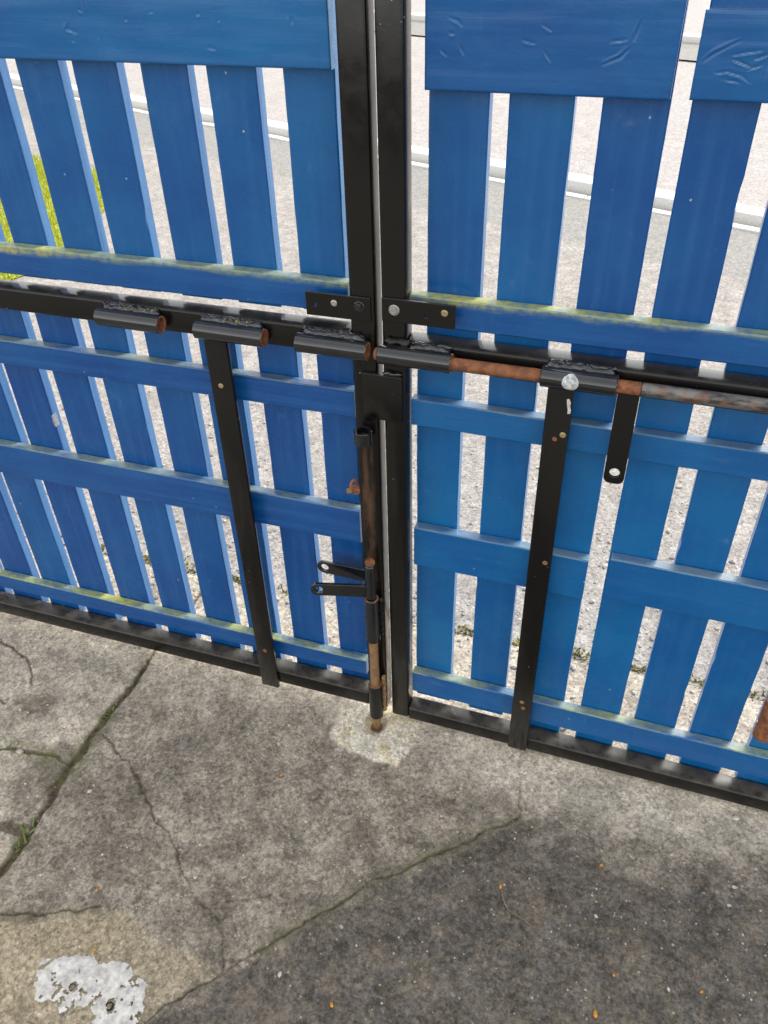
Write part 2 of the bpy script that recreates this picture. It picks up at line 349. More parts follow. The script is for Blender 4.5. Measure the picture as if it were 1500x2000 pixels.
def hollow_tube(name, p0, p1, ro, ri, mat, inner, parent, seg=32):
    """pipe with real bore: outer skin, rims and rusted inner wall"""
    p0 = Vector(p0); p1 = Vector(p1); b = 0.001 / (p1 - p0).length
    prof = [(0, ri), (0, ro - .001), (b, ro), (1 - b, ro), (1, ro - .001), (1, ri), (0.5, ri), (0, ri)]
    me = revolve(p0, p1, prof, seg, caps=False)
    o = link(name, me, [mat, inner], parent)
    n = seg
    for i, p in enumerate(me.polygons):
        ring = i // n
        if ring in (0, 4, 5, 6): p.material_index = 1
    return o
def lumpy(name, pts, r, mat, parent, seed, amp=0.55, seg=12, step=0.0022):
    """weld bead: short overlapping ripples along a line"""
    p0, p1 = Vector(pts[0]), Vector(pts[1]); L = (p1 - p0).length; n = int(L / step); prof = []
    d = (p1 - p0).normalized(); u = d.orthogonal().normalized(); w = d.cross(u); vs_, fs = [], []
    for i in range(n + 1):
        t = i / n; end = min(1, min(t, 1 - t) * L / 0.006 + 0.15)
        for k in range(seg):
            a = 2 * math.pi * k / seg
            q = p0 + d * (t * L)
            rr = r * end * (1 + amp * mnoise.noise((t * L * 140, math.cos(a) * 1.2 + seed, math.sin(a) * 1.2)) + amp * 0.5 * mnoise.noise((t * L * 420, math.cos(a) * 2 + seed, math.sin(a) * 2)))
            vs_.append(q + (u * math.cos(a) + w * math.sin(a)) * rr)
    for i in range(n):
        for k in range(seg): fs.append((i * seg + k, i * seg + (k + 1) % seg, (i + 1) * seg + (k + 1) % seg, (i + 1) * seg + k))
    fs.append(tuple(range(seg))[::-1]); fs.append(tuple(n * seg + k for k in range(seg)))
    me = bpy.data.meshes.new(name); me.from_pydata(vs_, [], fs); me.update()
    return link(name, me, mat, parent, smooth=True)
def plate_outline(name, outline, holes, y0, y1, mat, parent, xform=None, bev=0.0008):
    """flat bar cut from an outline in x-z with round holes right through, thickness y0..y1"""
    bm = bmesh.new(); edges = []
    for loop in [outline] + holes:
        v = [bm.verts.new((x, y0, z)) for x, z in loop]
        edges += [bm.edges.new((v[i], v[(i + 1) % len(v)])) for i in range(len(v))]
    bmesh.ops.triangle_fill(bm, use_beauty=True, use_dissolve=False, edges=edges)
    ext = bmesh.ops.extrude_face_region(bm, geom=list(bm.faces))
    for g in ext['geom']:
        if isinstance(g, bmesh.types.BMVert): g.co.y = y1
    bmesh.ops.recalc_face_normals(bm, faces=list(bm.faces))
    sharp = [e for e in bm.edges if len(e.link_faces) == 2 and e.calc_face_angle(0) > 1.0]
    bmesh.ops.bevel(bm, geom=sharp, offset=bev, segments=1, affect='EDGES')
    if xform is not None: bmesh.ops.transform(bm, matrix=xform, verts=list(bm.verts))
    return link(name, bm_mesh(bm), mat, parent)
def circ(cx, cz, r, n=20): return [(cx + r * math.cos(2 * math.pi * i / n), cz + r * math.sin(2 * math.pi * i / n)) for i in range(n)]
def rrect(x0, x1, z0, z1, rs, n=6):
    """rounded rectangle; rs = radii at (x0z0, x1z0, x1z1, x0z1)"""
    out = []
    for (cx, cz, sx, sz, r, a0) in ((x0, z0, 1, 1, rs[0], 180), (x1, z0, -1, 1, rs[1], 270), (x1, z1, -1, -1, rs[2], 0), (x0, z1, 1, -1, rs[3], 90)):
        if r < 1e-5: out.append((cx, cz)); continue
        for i in range(n + 1):
            a = rad(a0 + 90 * i / n); out.append((cx + sx * r + r * math.cos(a), cz + sz * r + r * math.sin(a)))
    return out
def screw(name, x, y, z, r, mat, parent):
    bm = bmesh.new(); seg = 16
    ring = lambda yy, rr: [bm.verts.new((x + rr * math.cos(2 * math.pi * i / seg), yy, z + rr * math.sin(2 * math.pi * i / seg))) for i in range(seg)]
    rings = [ring(y + 0.002, r), ring(y - 0.0007, r), ring(y - 0.0016, r * .75), ring(y - 0.0018, r * .42), ring(y - 0.0002, r * .22)]
    for a, b in zip(rings, rings[1:]):
        for i in range(seg): bm.faces.new((a[i], a[(i + 1) % seg], b[(i + 1) % seg], b[i]))
    bm.faces.new(rings[-1]); bmesh.ops.recalc_face_normals(bm, faces=list(bm.faces))
    return link(name, bm_mesh(bm), mat, parent)
def hexbolt(name, x, y, z, r, h, mat, parent, rot=0.3):
    me = revolve((x, y + .001, z), (x, y - h, z), [(0, r), (0.75, r), (1, r * .82)], 6); me.polygons.foreach_set('use_smooth', [False] * len(me.polygons))
    o = link(name, me, mat, parent)
    wm = revolve((x, y + .001, z), (x, y - 0.0018, z), [(0, r * 1.45), (0.7, r * 1.45), (1, r * 1.3)], 20); link('washer', wm, mat, o)
    return o
def gouged_board(name, x0, x1, y0, y1, z0, z1, strokes, parent, tone, seed, res=0.0017, xfine=None):
    """wide board whose face carries real dents and gouges"""
    fx = xfine if xfine is not None else x0
    xs = np.concatenate([np.linspace(x0, fx, 12)[:-1] if fx > x0 else np.array([]), np.linspace(fx, x1, int((x1 - fx) / res) + 1)])
    zs = np.linspace(z0, z1, int((z1 - z0) / res) + 1)
    X, Z = np.meshgrid(xs, zs, indexing='ij'); D = np.zeros_like(X); rs = np.random.RandomState(seed)
    for st in strokes:
        depth = rs.uniform(0.0010, 0.0019); w = rs.uniform(0.0011, 0.0018); tl = np.full(X.shape, 0.0); nseg = len(st) - 1; ks = 0; dm = np.full(X.shape, 9.0); sg = np.zeros_like(X)
        for (ax, az), (bx, bz) in zip(st, st[1:]):
            dx, dz = bx - ax, bz - az; l2 = dx * dx + dz * dz + 1e-12
            t = np.clip(((X - ax) * dx + (Z - az) * dz) / l2, 0, 1); dd = np.hypot(X - ax - t * dx, Z - az - t * dz)
            s = np.sign((X - ax) * dz - (Z - az) * dx); m = dd < dm; dm = np.where(m, dd, dm); sg = np.where(m, s, sg); tl = np.where(m, (ks + t) / nseg, tl); ks += 1
        tp = 0.25 + 0.75 * np.sin(np.pi * np.clip(tl * 0.9 + 0.05, 0, 1)) ** 0.7; w_ = w * tp
        D += tp * (depth * np.exp(-(dm / w_) ** 2) - 0.0009 * np.exp(-((dm - 1.9 * w_) / w_) ** 2) * (sg > 0))
    nx, nz = X.shape
    for i in range(nx):
        for j in range(nz): D[i, j] += 0.0005 * mnoise.noise((X[i, j] * 7, Z[i, j] * 60, seed))
    ch = 0.0022; edge = np.minimum(np.minimum(X - x0, x1 - X), np.minimum(Z - z0, z1 - Z)); D += np.clip(ch - edge, 0, ch) * 0.8
    vs_ = [(float(X[i, j]), float(y0 + D[i, j]), float(Z[i, j])) for i in range(nx) for j in range(nz)]
    fs = [(i * nz + j, (i + 1) * nz + j, (i + 1) * nz + j + 1, i * nz + j + 1) for i in range(nx - 1) for j in range(nz - 1)]
    nf = len(fs); loop = [i * nz for i in range(nx)] + [(nx - 1) * nz + j for j in range(1, nz)] + [i * nz + nz - 1 for i in range(nx - 2, -1, -1)] + [j for j in range(nz - 2, 0, -1)]
    b = len(vs_); vs_ += [(vs_[k][0], y1, vs_[k][2]) for k in loop]; n = len(loop)
    fs += [(loop[(i + 1) % n], loop[i], b + i, b + (i + 1) % n) for i in range(n)] + [tuple(b + i for i in range(n))[::-1]]
    me = bpy.data.meshes.new(name); me.from_pydata(vs_, [], fs); me.update()
    me.polygons.foreach_set('use_smooth', [i < nf for i in range(len(fs))])
    o = link(name, me, 'blue_x', parent); o['tone'] = float(tone); o['algae'] = 0.0; o['algae_z'] = 99.0
    return o

# ================================================================== SETTING: the ground
# ---- fine-grained driveway in front of and under the gate
GX0, GX1, GY0, GY1, STEP = -1.62, 1.45, -1.30, 0.285, 0.0036
gx = np.arange(GX0, GX1 + 1e-6, STEP); gy = np.arange(GY0, GY1 + 1e-6, STEP); NX, NY = len(gx), len(gy)
X, Y = np.meshgrid(gx, gy, indexing='ij')
def vnoise(x, y, s, seed):
    x = x * s; y = y * s; rs = np.random.RandomState(seed); T = rs.rand(257, 257)
    xi = np.floor(x).astype(int); yi = np.floor(y).astype(int); fx = x - xi; fy = y - yi
    fx = fx * fx * (3 - 2 * fx); fy = fy * fy * (3 - 2 * fy); a = xi % 256; b = yi % 256
    return (T[a, b] * (1 - fx) + T[a + 1, b] * fx) * (1 - fy) + (T[a, b + 1] * (1 - fx) + T[a + 1, b + 1] * fx) * fy
def fbm(x, y, s, seed, oct=4, g=0.55):
    r = 0; a = 1; t = 0
    for o in range(oct): r = r + a * vnoise(x, y, s * 2 ** o, seed + o); t += a; a *= g
    return r / t
WX = X + (fbm(X, Y, 22, 11) - .5) * 0.022 + (vnoise(X, Y, 120, 31) - .5) * 0.004
WY = Y + (fbm(X, Y, 22, 21) - .5) * 0.022 + (vnoise(X, Y, 120, 32) - .5) * 0.004
def dpoly(x, y, pts):
    d = np.full(x.shape, 9.0)
    for (ax, ay), (bx, by) in zip(pts, pts[1:]):
        dx, dy = bx - ax, by - ay; t = np.clip(((x - ax) * dx + (y - ay) * dy) / (dx * dx + dy * dy), 0, 1)
        d = np.minimum(d, np.hypot(x - ax - t * dx, y - ay - t * dy))
    return d
def sdf(x, y, poly):
    d = dpoly(x, y, poly + [poly[0]]); ins = np.zeros(x.shape, bool); n = len(poly)
    for i in range(n):
        (ax, ay), (bx, by) = poly[i], poly[(i + 1) % n]
        c = ((ay > y) != (by > y)) & (x < (bx - ax) * (y - ay) / (by - ay + 1e-12) + ax); ins ^= c
    return np.where(ins, -d, d)
def sstep(v, a, b):
    t = np.clip((v - a) / (b - a), 0, 1); return t * t * (3 - 2 * t)
JOINT = [(-.672, .30), (-.674, -.02), (-.675, -.161), (-.685, -.25), (-.68, -.352), (-.678, -.455), (-.66, -.571), (-.661, -.67), (-.655, -1.4)]
C1 = [(-.655, -.30), (-.62, -.32), (-.569, -.347), (-.50, -.385), (-.421, -.455), (-.37, -.485), (-.328, -.514), (-.278, -.57)]
C2 = [(-.278, -.57), (-.235, -.60), (-.175, -.62), (-.14, -.655), (-.115, -.707)]
C3 = [(-.30, -.93), (-.216, -.828), (-.165, -.755), (-.117, -.707), (-.06, -.635), (-.002, -.569), (.09, -.462), (.2, -.35), (.349, -.221)]
C4 = [(-.66, -.775), (-.596, -.751), (-.501, -.712), (-.42, -.672)]
C5 = [(.318, .02), (.32, -.042), (.353, -.22)]
C6 = [(-.20, -.60), (-.12, -.555), (-.05, -.515), (.0, -.47)]
ASPH = C3 + [(.449, -.215), (.612, -.236), (.861, -.224), (1.6, -.27), (1.6, -1.5), (-.45, -1.5)]
YEL = [(-.66, -.79), (-.596, -.751), (-.501, -.712), (-.42, -.672), (-.36, -.665), (-.26, -.685), (-.19, -.69), (-.125, -.715), (-.165, -.76), (-.216, -.828), (-.30, -.93), (-.45, -1.5), (-.66, -1.5)]
MORT = [(-.128, -.045), (-.132, -.10), (-.122, -.148), (-.053, -.168), (.06, -.172), (.085, -.10), (.07, -.012), (-.10, -.005)]
rough_edge = (fbm(X, Y, 30, 41) - .5)
sA = sdf(WX, WY, ASPH); sYl = sdf(WX, WY, YEL); sM = sdf(WX, WY, MORT)
right = sstep(X, .30, .45)              # the far edge of the tarmac is feathered out, the near one follows the crack
m_asp = sstep(-(sA + rough_edge * (0.06 + 0.10 * right)), -0.012 - 0.05 * right, 0.030 + 0.04 * right)
m_asp = np.maximum(m_asp, (0.50 * sstep(.20 - sA - rough_edge * .25, 0, .20)) * sstep(-Y, .10, .24) * (0.35 + 0.65 * sstep(fbm(X, Y, 11, 55), .36, .60)))
m_yel = sstep(-(sYl + rough_edge * 0.05), -0.01, 0.02)
m_mort = sstep(-(sM + rough_edge * 0.012), -0.004, 0.006) * (0.90 + 0.10 * sstep(fbm(X, Y, 40, 91), .38, .6))
bnd = -0.125 - 0.075 * sstep(X, .2, .6) - 0.03 * np.sin(X * 5.1) + (fbm(X, Y, 6, 51) - .5) * 0.20
m_clean = sstep(Y, bnd - 0.09, bnd + 0.12) * (0.78 + 0.22 * sstep(fbm(X, Y, 9, 61), .35, .62))
m_clean = m_clean * (1 - 0.5 * sstep(Y, -.01, .03))
left = X < np.interp(Y, [p[1] for p in JOINT][::-1], [p[0] for p in JOINT][::-1]) + (WX - X)
m_clean = np.where(left, np.maximum(m_clean * 0.8, 0.45 * sstep(fbm(X, Y, 7, 77), .40, .62)), m_clean)
dJ = dpoly(WX, WY, JOINT); jw = 0.0110 * (0.40 + 1.1 * vnoise(X, Y, 14, 71)) * (0.25 + 0.75 * sstep(-Y, .04, .14))
cracks = [(C1, .0021), (C2, .0018), (C3, .0022), (C4, .0021), (C5, .0015), (C6, .0011), ([(-.66, -.575), (-.73, -.585), (-.82, -.61)], .012), ([(-.675, -.40), (-.73, -.39), (-.82, -.40), (-.9, -.42)], .0045),
          ([(-1.2, -.10), (-1.08, -.12), (-.98, -.16), (-.93, -.22)], .003), ([(-.95, -.30), (-1.02, -.27), (-1.15, -.25)], .003)]
soil = sstep(-(dJ - jw), -0.004, 0.003); H = -0.009 * sstep(-(dJ - jw), -0.005, 0.005)
H = H - 0.004 * np.exp(-(dJ / 0.03) ** 2)
for pts, w in cracks:
    d = dpoly(WX, WY, pts); ww = w * (0.10 + 1.3 * vnoise(X, Y, 24, 81)); k = sstep(-(d - ww), -0.0022, 0.0014)
    soil = np.maximum(soil, k * (0.85 if w > .002 else 0.6)); H = np.minimum(H, -min(0.006, w * 2.4) * k)
moss = 0.6 * np.exp(-(dJ / 0.026) ** 2) * sstep(fbm(X, Y, 16, 101), .46, .6) + np.exp(-(dpoly(WX, WY, cracks[7][0]) / 0.04) ** 2) * 0.9 * sstep(fbm(X, Y, 20, 103), .42, .6)
moss = np.clip(moss + np.exp(-(dpoly(WX, WY, C4) / .02) ** 2) * 0.25 + 0.55 * np.exp(-(dpoly(WX, WY, C3[4:]) / .018) ** 2), 0, 1)
grain = vnoise(X, Y, 105, 111) - .5; grain2 = vnoise(X, Y, 190, 112) - .5
H = H + (fbm(X, Y, 5, 121) - .5) * 0.010 * np.where(left, 1.5, 1.0) + (fbm(X, Y, 34, 122) - .5) * 0.0032
H = H + grain * (0.0010 + 0.0020 * m_asp + 0.0012 * left + 0.001 * (Y > 0)) + grain2 * 0.0011
H = H + 0.004 * m_mort - 0.0015 * m_asp - np.clip(0.5 - vnoise(X, Y, 60, 131) * 1.9, 0, 1) * 0.004 * (0.4 + left)
# a shallow pocket round the socket pipe
H = H - 0.024 * np.exp(-(np.hypot(X + .0285, Y + .072) / 0.027) ** 4)
Vn = np.stack([X, Y, H], -1).reshape(-1, 3)
m_asp = np.where((sYl < 0) & (sA > 0), m_asp * .35, m_asp)
ca = np.stack([m_asp, m_clean * (1 - m_asp), m_yel * (1 - m_asp), np.ones_like(X)], -1).reshape(-1, 4).astype(np.float32)
cb = np.stack([m_mort, soil, moss, np.ones_like(X)], -1).reshape(-1, 4).astype(np.float32)
idx = np.arange(NX * NY).reshape(NX, NY)
Q = np.stack([idx[:-1, :-1], idx[1:, :-1], idx[1:, 1:], idx[:-1, 1:]], -1).reshape(-1, 4)
cellv = lambda a: a[:-1, :-1].reshape(-1)
reg = np.zeros(len(Q), int); reg[cellv(sYl < 0)] = 2; reg[cellv(sA < 0)] = 1; reg[cellv(left)] = 3; reg[cellv(sM < 0)] = 4
def sub_mesh(name, quads):
    used = np.unique(quads); remap = np.full(len(Vn), -1); remap[used] = np.arange(len(used)); q = remap[quads]
    me = bpy.data.meshes.new(name); me.vertices.add(len(used)); me.vertices.foreach_set('co', Vn[used].astype(np.float32).ravel())
    me.loops.add(q.size); me.loops.foreach_set('vertex_index', q.ravel().astype(np.int32))
    me.polygons.add(len(q)); me.polygons.foreach_set('loop_start', np.arange(0, q.size, 4, dtype=np.int32))
    me.update(calc_edges=True)
    for nm, c in (('mask_a', ca), ('mask_b', cb)):
        at = me.color_attributes.new(nm, 'FLOAT_COLOR', 'POINT'); at.data.foreach_set('color', c[used].ravel())
    me.polygons.foreach_set('use_smooth', [True] * len(q))
    return me
bx0 = bmesh.new()
def sheet(name, pts, z, mat, kind='structure', parent=None):
    me = bpy.data.meshes.new(name); me.from_pydata([(x, y, z) for x, y in pts], [], [tuple(range(len(pts)))]); me.update()
    o = link(name, me, mat, parent)
    if parent is None: tag(o, kind=kind)
    return o
bx0.free()
ground = sheet('ground', [(-400, -400), (400, -400), (400, 400), (-400, 400)], -0.06, 'soil')
drive = sheet('driveway', [(-7, -9), (7, -9), (7, 0.285), (-7, 0.285)], -0.045, 'soil')
link('concrete_slab', sub_mesh('concrete_slab', Q[reg == 0]), 'drive', drive)['label'] = 'dark mottled concrete slab in front of the gate'
link('asphalt_patch', sub_mesh('asphalt_patch', Q[reg == 1]), 'drive', drive)['label'] = 'dark tarmac patch with a cracked diagonal edge'
link('concrete_slab', sub_mesh('concrete_slab', Q[reg == 2]), 'drive', drive)['label'] = 'yellowish worn corner of concrete'
link('concrete_slab', sub_mesh('concrete_slab', Q[reg == 3]), 'drive', drive)['label'] = 'rough pitted slab left of the weedy joint'
link('mortar_pad', sub_mesh('mortar_pad', Q[reg == 4]), 'drive', drive)['label'] = 'pale mortar pad round the bolt socket'
for x0, x1, y0, y1 in ((-7, GX0 - .006, -9, .285), (GX1 + .006, 7, -9, .285), (GX0, GX1, -9, GY0 - .006)):
    sheet('concrete_slab', [(x0, y0), (x1, y0), (x1, y1), (x0, y1)], 0.0, 'outer', parent=drive)

# ---- footway, channel, kerbs and road beyond the gate (the road runs off at an angle)
KD = Vector((0.937, -0.349)); KN = Vector((0.349, 0.937))          # along the kerb, away from the gate
K0 = Vector((0.79, 4.02))                                            # a point on the near edge of the kerb
def kp(a, b): p = K0 + KD * a + KN * b; return (p.x, p.y)
sheet('footway', [(-14, 0.287), (14, 0.287), kp(8, -0.86), kp(-18, -0.86)], -0.002, 'path')
sheet('channel', [kp(-18, -0.85), kp(8, -0.85), kp(8, -0.13), kp(-18, -0.13)], -0.006, 'channel')
sheet('road', [kp(-30, 0.16), kp(30, 0.16), kp(30, 5.06), kp(-30, 5.06)], -0.03, 'road')
sheet('far_channel', [kp(-30, 5.0), kp(30, 5.0), kp(30, 6.1), kp(-30, 6.1)], -0.012, 'channel')
sheet('far_footway', [kp(-60, 6.4), kp(60, 6.4), kp(60, 60), kp(-60, 60)], 0.0, 'road')
def kerb_row(name, b0, b1, h, a0, a1, L, label_kind):
    root = empty(name, (K0.x, K0.y, 0)); tag(root, kind='structure'); ang = math.atan2(KD.y, KD.x)
    root.rotation_euler.z = ang; proto = None; a = a0; i = 0
    while a < a1:
        if proto is None: proto = box_mesh(0.003, L - 0.003, 0, b1 - b0, -0.05, h, 0.008, 2)
        o = bpy.data.objects.new('kerb_stone', proto); COL.objects.link(o)
        if not len(proto.materials): proto.materials.append(MT['kerb'])
        o.parent = root; o.location = (a, b0 + random.uniform(-.004, .004), random.uniform(-.004, .004)); a += L; i += 1
kerb_row('kerb', 0.0, 0.16, 0.055, -9.15, 4.6, 0.915, '')
kerb_row('edging', -0.125, -0.055, 0.004, -9.15, 4.6, 0.915, '')
kerb_row('far_kerb', 6.12, 6.36, 0.06, -10, 9, 0.915, '')

# ---- lawn verge beyond the left leaf
sheet('verge', [(-7.5, 2.0), (-2.85, 2.0), (-2.72, 2.35), (-3.25, 3.9), (-3.9, 4.05), (-7.5, 5.2)], 0.004, 'lawn')
def blades(name, spots, h0, h1, w, mat, lean=0.6, per=1):
    vs_, fs = [], []
    for (x, y, z) in spots:
        for _ in range(per):
            a = random.uniform(0, 6.283); h = random.uniform(h0, h1); l = random.uniform(.15, lean) * h; b = random.uniform(0, 6.283); ww = w * random.uniform(.6, 1.2)
            dx, dy = math.cos(a) * ww / 2, math.sin(a) * ww / 2; ex, ey = math.cos(b) * l, math.sin(b) * l; k = len(vs_)
            vs_ += [(x - dx, y - dy, z), (x + dx, y + dy, z), (x + dx * .7 + ex * .4, y + dy * .7 + ey * .4, z + h * .6), (x - dx * .7 + ex * .4, y - dy * .7 + ey * .4, z + h * .6), (x + ex, y + ey, z + h * .92)]
            fs += [(k, k + 1, k + 2, k + 3), (k + 3, k + 2, k + 4)]
    me = bpy.data.meshes.new(name); me.from_pydata(vs_, [], fs); me.update(); return me
sp = []
lawn_poly = [(-7.5, 2.0), (-2.85, 2.0), (-2.72, 2.35), (-3.25, 3.9), (-3.9, 4.05), (-7.5, 5.2)]
px_, py_ = np.random.RandomState(3).uniform(-5.6, -2.6, 30000), np.random.RandomState(4).uniform(1.9, 4.6, 30000)
ins = sdf(px_, py_, lawn_poly) < 0.02
sp = [(float(a), float(b), 0.0) for a, b in zip(px_[ins], py_[ins])][:14000]
tag(link('grass', blades('grass', sp, .03, .085, .007, 'grass'), 'grass'), 'bright lime grass of the verge beyond the left gate leaf', 'grass', kind='stuff')
# moss and litter in the joint just behind the gate
sp = []
for cx, s, k in ((-1.04, .03, 40), (-.909, .035, 60), (-.756, .04, 60), (-.59, .05, 110), (-.42, .03, 30), (.087, .05, 90), (.25, .03, 40), (.407, .05, 70), (.554, .05, 90), (.707, .04, 60), (.853, .04, 60), (-.2, .02, 20)):
    sp += [(cx + random.gauss(0, s), .30 + random.gauss(0, .011), -0.002) for _ in range(k)]
tag(link('moss', blades('moss', sp, .003, .011, .007, 'moss', 1.4, 2), 'moss'), 'yellowish moss in the pavement joint just behind the gate', 'moss', kind='stuff')

# ================================================================== THE GATE
BK = -0.045        # front of the steel frame, slat fronts are at y = 0
def leaf_root(name, ang, label):
    r = empty(name); r.rotation_euler.z = ang
    return tag(r, label, 'gate', 'two leaves of the blue driveway gate')
LL = leaf_root('gate_leaf', 0.00552, 'left leaf of the blue slatted gate, carrying the drop bolt and three open pipe keepers')
RL = leaf_root('gate_leaf', -0.00552, 'right leaf of the blue slatted gate, carrying the long rusty slide bolt')
TH = 0.025
# ---- left leaf: steel frame
box('frame_post', -0.0535, -0.0088, BK, -0.003, 0.030, 1.86, 'post_worn', LL, 0.0055, 3)
box('frame_post', -1.46, -1.42, BK, -0.003, 0.030, 1.86, 'steel', LL, 0.0055, 3)
box('frame_bar', -1.4199, -0.0536, BK, -0.0025, 0.975, 1.0205, 'steel', LL, 0.004, 3)
box('frame_bar', -1.4199, -0.0536, BK, -0.0025, 0.031, 0.0735, 'bottom', LL, 0.004, 3)
box('frame_bar', -1.4199, -0.0536, BK, -0.0025, 1.80, 1.845, 'steel', LL, 0.004, 3)
box('strap', -0.3405, -0.2945, -0.0555, -0.0452, 0.020, 0.982, 'steel', LL, 0.002, 2)
# slats
up_l = [(-.1599, -.076), (-.2886, -.2037), (-.4055, -.321), (-.5345, -.4494), (-.6447, -.5608), (-.7600, -.6799), (-.882, -.797), (-1.00, -.915), (-1.12, -1.035), (-1.24, -1.155), (-1.36, -1.275)]
for i, (a, b) in enumerate(up_l):
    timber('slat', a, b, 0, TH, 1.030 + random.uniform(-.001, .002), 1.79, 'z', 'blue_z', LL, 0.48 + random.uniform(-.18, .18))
lo_l = [(-.1418, -.068), (-.2647, -.1824), (-.3876, -.3087), (-.5082, -.4231), (-.6354, -.5517), (-.7604, -.6716), (-.8866, -.7956), (-1.006, -.9136), (-1.128, -1.0347), (-1.25, -1.158), (-1.37, -1.28)]
for i, (a, b) in enumerate(lo_l):
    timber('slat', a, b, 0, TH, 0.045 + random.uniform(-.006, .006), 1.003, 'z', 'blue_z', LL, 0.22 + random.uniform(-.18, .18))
for z0, z1, x1, al, az, tn in ((1.042, 1.098, -.063, .8, 1.092, .3), (.835, .892, -.061, .35, None, .15), (.528, .6135, -.063, .45, None, .2), (.114, .162, -.066, 1.0, None, .25)):
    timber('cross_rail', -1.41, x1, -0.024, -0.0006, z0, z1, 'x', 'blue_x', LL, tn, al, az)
GL = [[(-0.505, 1.468), (-0.509, 1.461), (-0.492, 1.456)], [(-0.482, 1.488), (-0.474, 1.485)], [(-0.401, 1.476), (-0.398, 1.475)], [(-0.358, 1.485), (-0.351, 1.485)], [(-0.279, 1.484), (-0.273, 1.483)], [(-0.268, 1.441), (-0.253, 1.439)], [(-0.128, 1.483), (-0.128, 1.472)], [(-0.504, 1.447), (-0.5, 1.443)], [(-0.245, 1.477), (-0.241, 1.476)]]
ob = gouged_board('top_board', -1.41, -.0715, -0.024, -0.0006, 1.417, 1.565, GL, LL, 0.80, 3, 0.0022, -.66)
ob['algae'] = 0.35; ob['algae_z'] = 1.53; ob['label'] = 'wide dented board across the tops of the left slats'
# keepers for the slide bolt
TZ, TY, RO, RI = 0.9975, BK - 0.0172, 0.0172, 0.0128
for i, (a, b) in enumerate(((-.553, -.419), (-.346, -.211), (-.148, -.017))):
    t = hollow_tube('keeper_tube', (a, TY, TZ), (b, TY, TZ - 0.001), RO, RI, 'tube', 'rust', LL)
    lumpy('weld_bead', ((a + .006, BK - .006, TZ + .0145), (b - .006, BK - .006, TZ + .0135)), 0.0075, 'tube', t, 5 + i * 9)
    lumpy('weld_bead', ((a + .004, BK - .003, TZ + .0195), (b - .010, BK - .003, TZ + .0185)), 0.0042, 'tube', t, 45 + i * 9)
    if i < 2:
        sp = [(random.uniform(a + .045, b - .012) if i == 0 else random.uniform(a + .055, b - .02), BK - .006 + random.gauss(0, .0035), TZ + .019) for _ in range(70)]
        link('moss_patch', blades('moss_patch', sp, .001, .004, .004, 'moss', 1.5, 2), 'moss', t)
# corner bracket, screws
br = plate_outline('bracket', rrect(-.131, -.0145, 1.045, 1.0865, (.001, .001, .001, .001)), [circ(-.114, 1.0645, .0032, 12)], BK - .0048, BK - .0006, 'steel', LL)
screw('screw', -.079, BK - .005, 1.0715, .0058, 'zinc', br); hexbolt('bolt_head', -.034, BK - .0048, 1.0705, .0065, .006, 'tube', br)
st = [o for o in LL.children if o.name.startswith('strap')][0]
screw('screw', -.319, -0.0556, .881, .0052, 'brass', st); screw('screw', -.317, -0.0556, .152, .0058, 'rust', st)
# guides of the drop bolt
BX, BY = -0.0285, BK - 0.0215
hollow_tube('bolt_guide', (BX - .003, BY, .812), (BX - .003, BY, .838), .0172, .0115, 'tube', 'tube', LL)
lumpy('weld_bead', ((BX - .018, BY + .004, .806), (BX + .010, BY + .001, .812)), .0055, 'tube', LL, 77)
g = hollow_tube('bolt_guide', (BX, BY, .292), (BX, BY, .418), .0160, .0113, 'tube', 'rust', LL)
lumpy('weld_bead', ((BX + .0165, BY + .012, .298), (BX + .0165, BY + .012, .412)), .0048, 'tube_rusty', g, 81)
g = hollow_tube('bolt_guide', (BX, BY, .030), (BX, BY, .142), .0165, .0113, 'tube_rusty', 'rust', LL)
lumpy('weld_bead', ((BX + .0165, BY + .012, .035), (BX + .0165, BY + .012, .165)), .0055, 'rust_dark', g, 83)
# fixed padlock ear on the post (behind) of the drop bolt
plate_outline('padlock_ear', rrect(-.160, -.046, .441, .4735, (.0158, .002, .002, .0158)), [circ(-.1425, .4572, .0092)], -.0448, -.0388, 'tube', LL)
# rusty nut and ring at the edge of the post
nt_ = link('rusty_nut', revolve((-.055, BK + .010, .680), (-.067, BK + .004, .678), [(0, .010), (1, .010)], 6), 'rust', LL)
link('stud', rod_mesh((-.067, BK + .004, .678), (-.079, BK - .001, .676), .0058, 14), 'rust_dark', nt_)
bm = bmesh.new()
for i in range(24):
    for j in range(10):
        a, b = 2 * math.pi * i / 24, 2 * math.pi * j / 10; r = .0105 + .0034 * math.cos(b)
        bm.verts.new((-.064 + .0034 * math.sin(b) * .8 + .004 * math.cos(a), BK + .001 + r * math.cos(a) * .6, .694 + r * math.sin(a)))
bm.verts.ensure_lookup_table()
for i in range(24):
    for j in range(10): bm.faces.new([bm.verts[k] for k in (i * 10 + j, ((i + 1) % 24) * 10 + j, ((i + 1) % 24) * 10 + (j + 1) % 10, i * 10 + (j + 1) % 10)])
bmesh.ops.recalc_face_normals(bm, faces=list(bm.faces)); link('ring', bm_mesh(bm), 'rust', nt_, True)

def splinter(x, z, h, d, parent, seed):
    rs_ = random.Random(seed); n_ = 9; out = [(x - d * (.35 + .65 * math.sin(math.pi * i / (n_ - 1))) * rs_.uniform(.55, 1), z - h / 2 + h * i / (n_ - 1)) for i in range(n_)]
    out += [(x + .0012, z + h / 2), (x + .0012, z - h / 2)]
    o = plate_outline('splinter', out, [], -.0011, TH * .5, 'wood', parent, None, .0003); o['label'] = 'pale splintered edge where the paint has broken away'
splinter(-.7956, .690, .030, .0050, LL, 3)
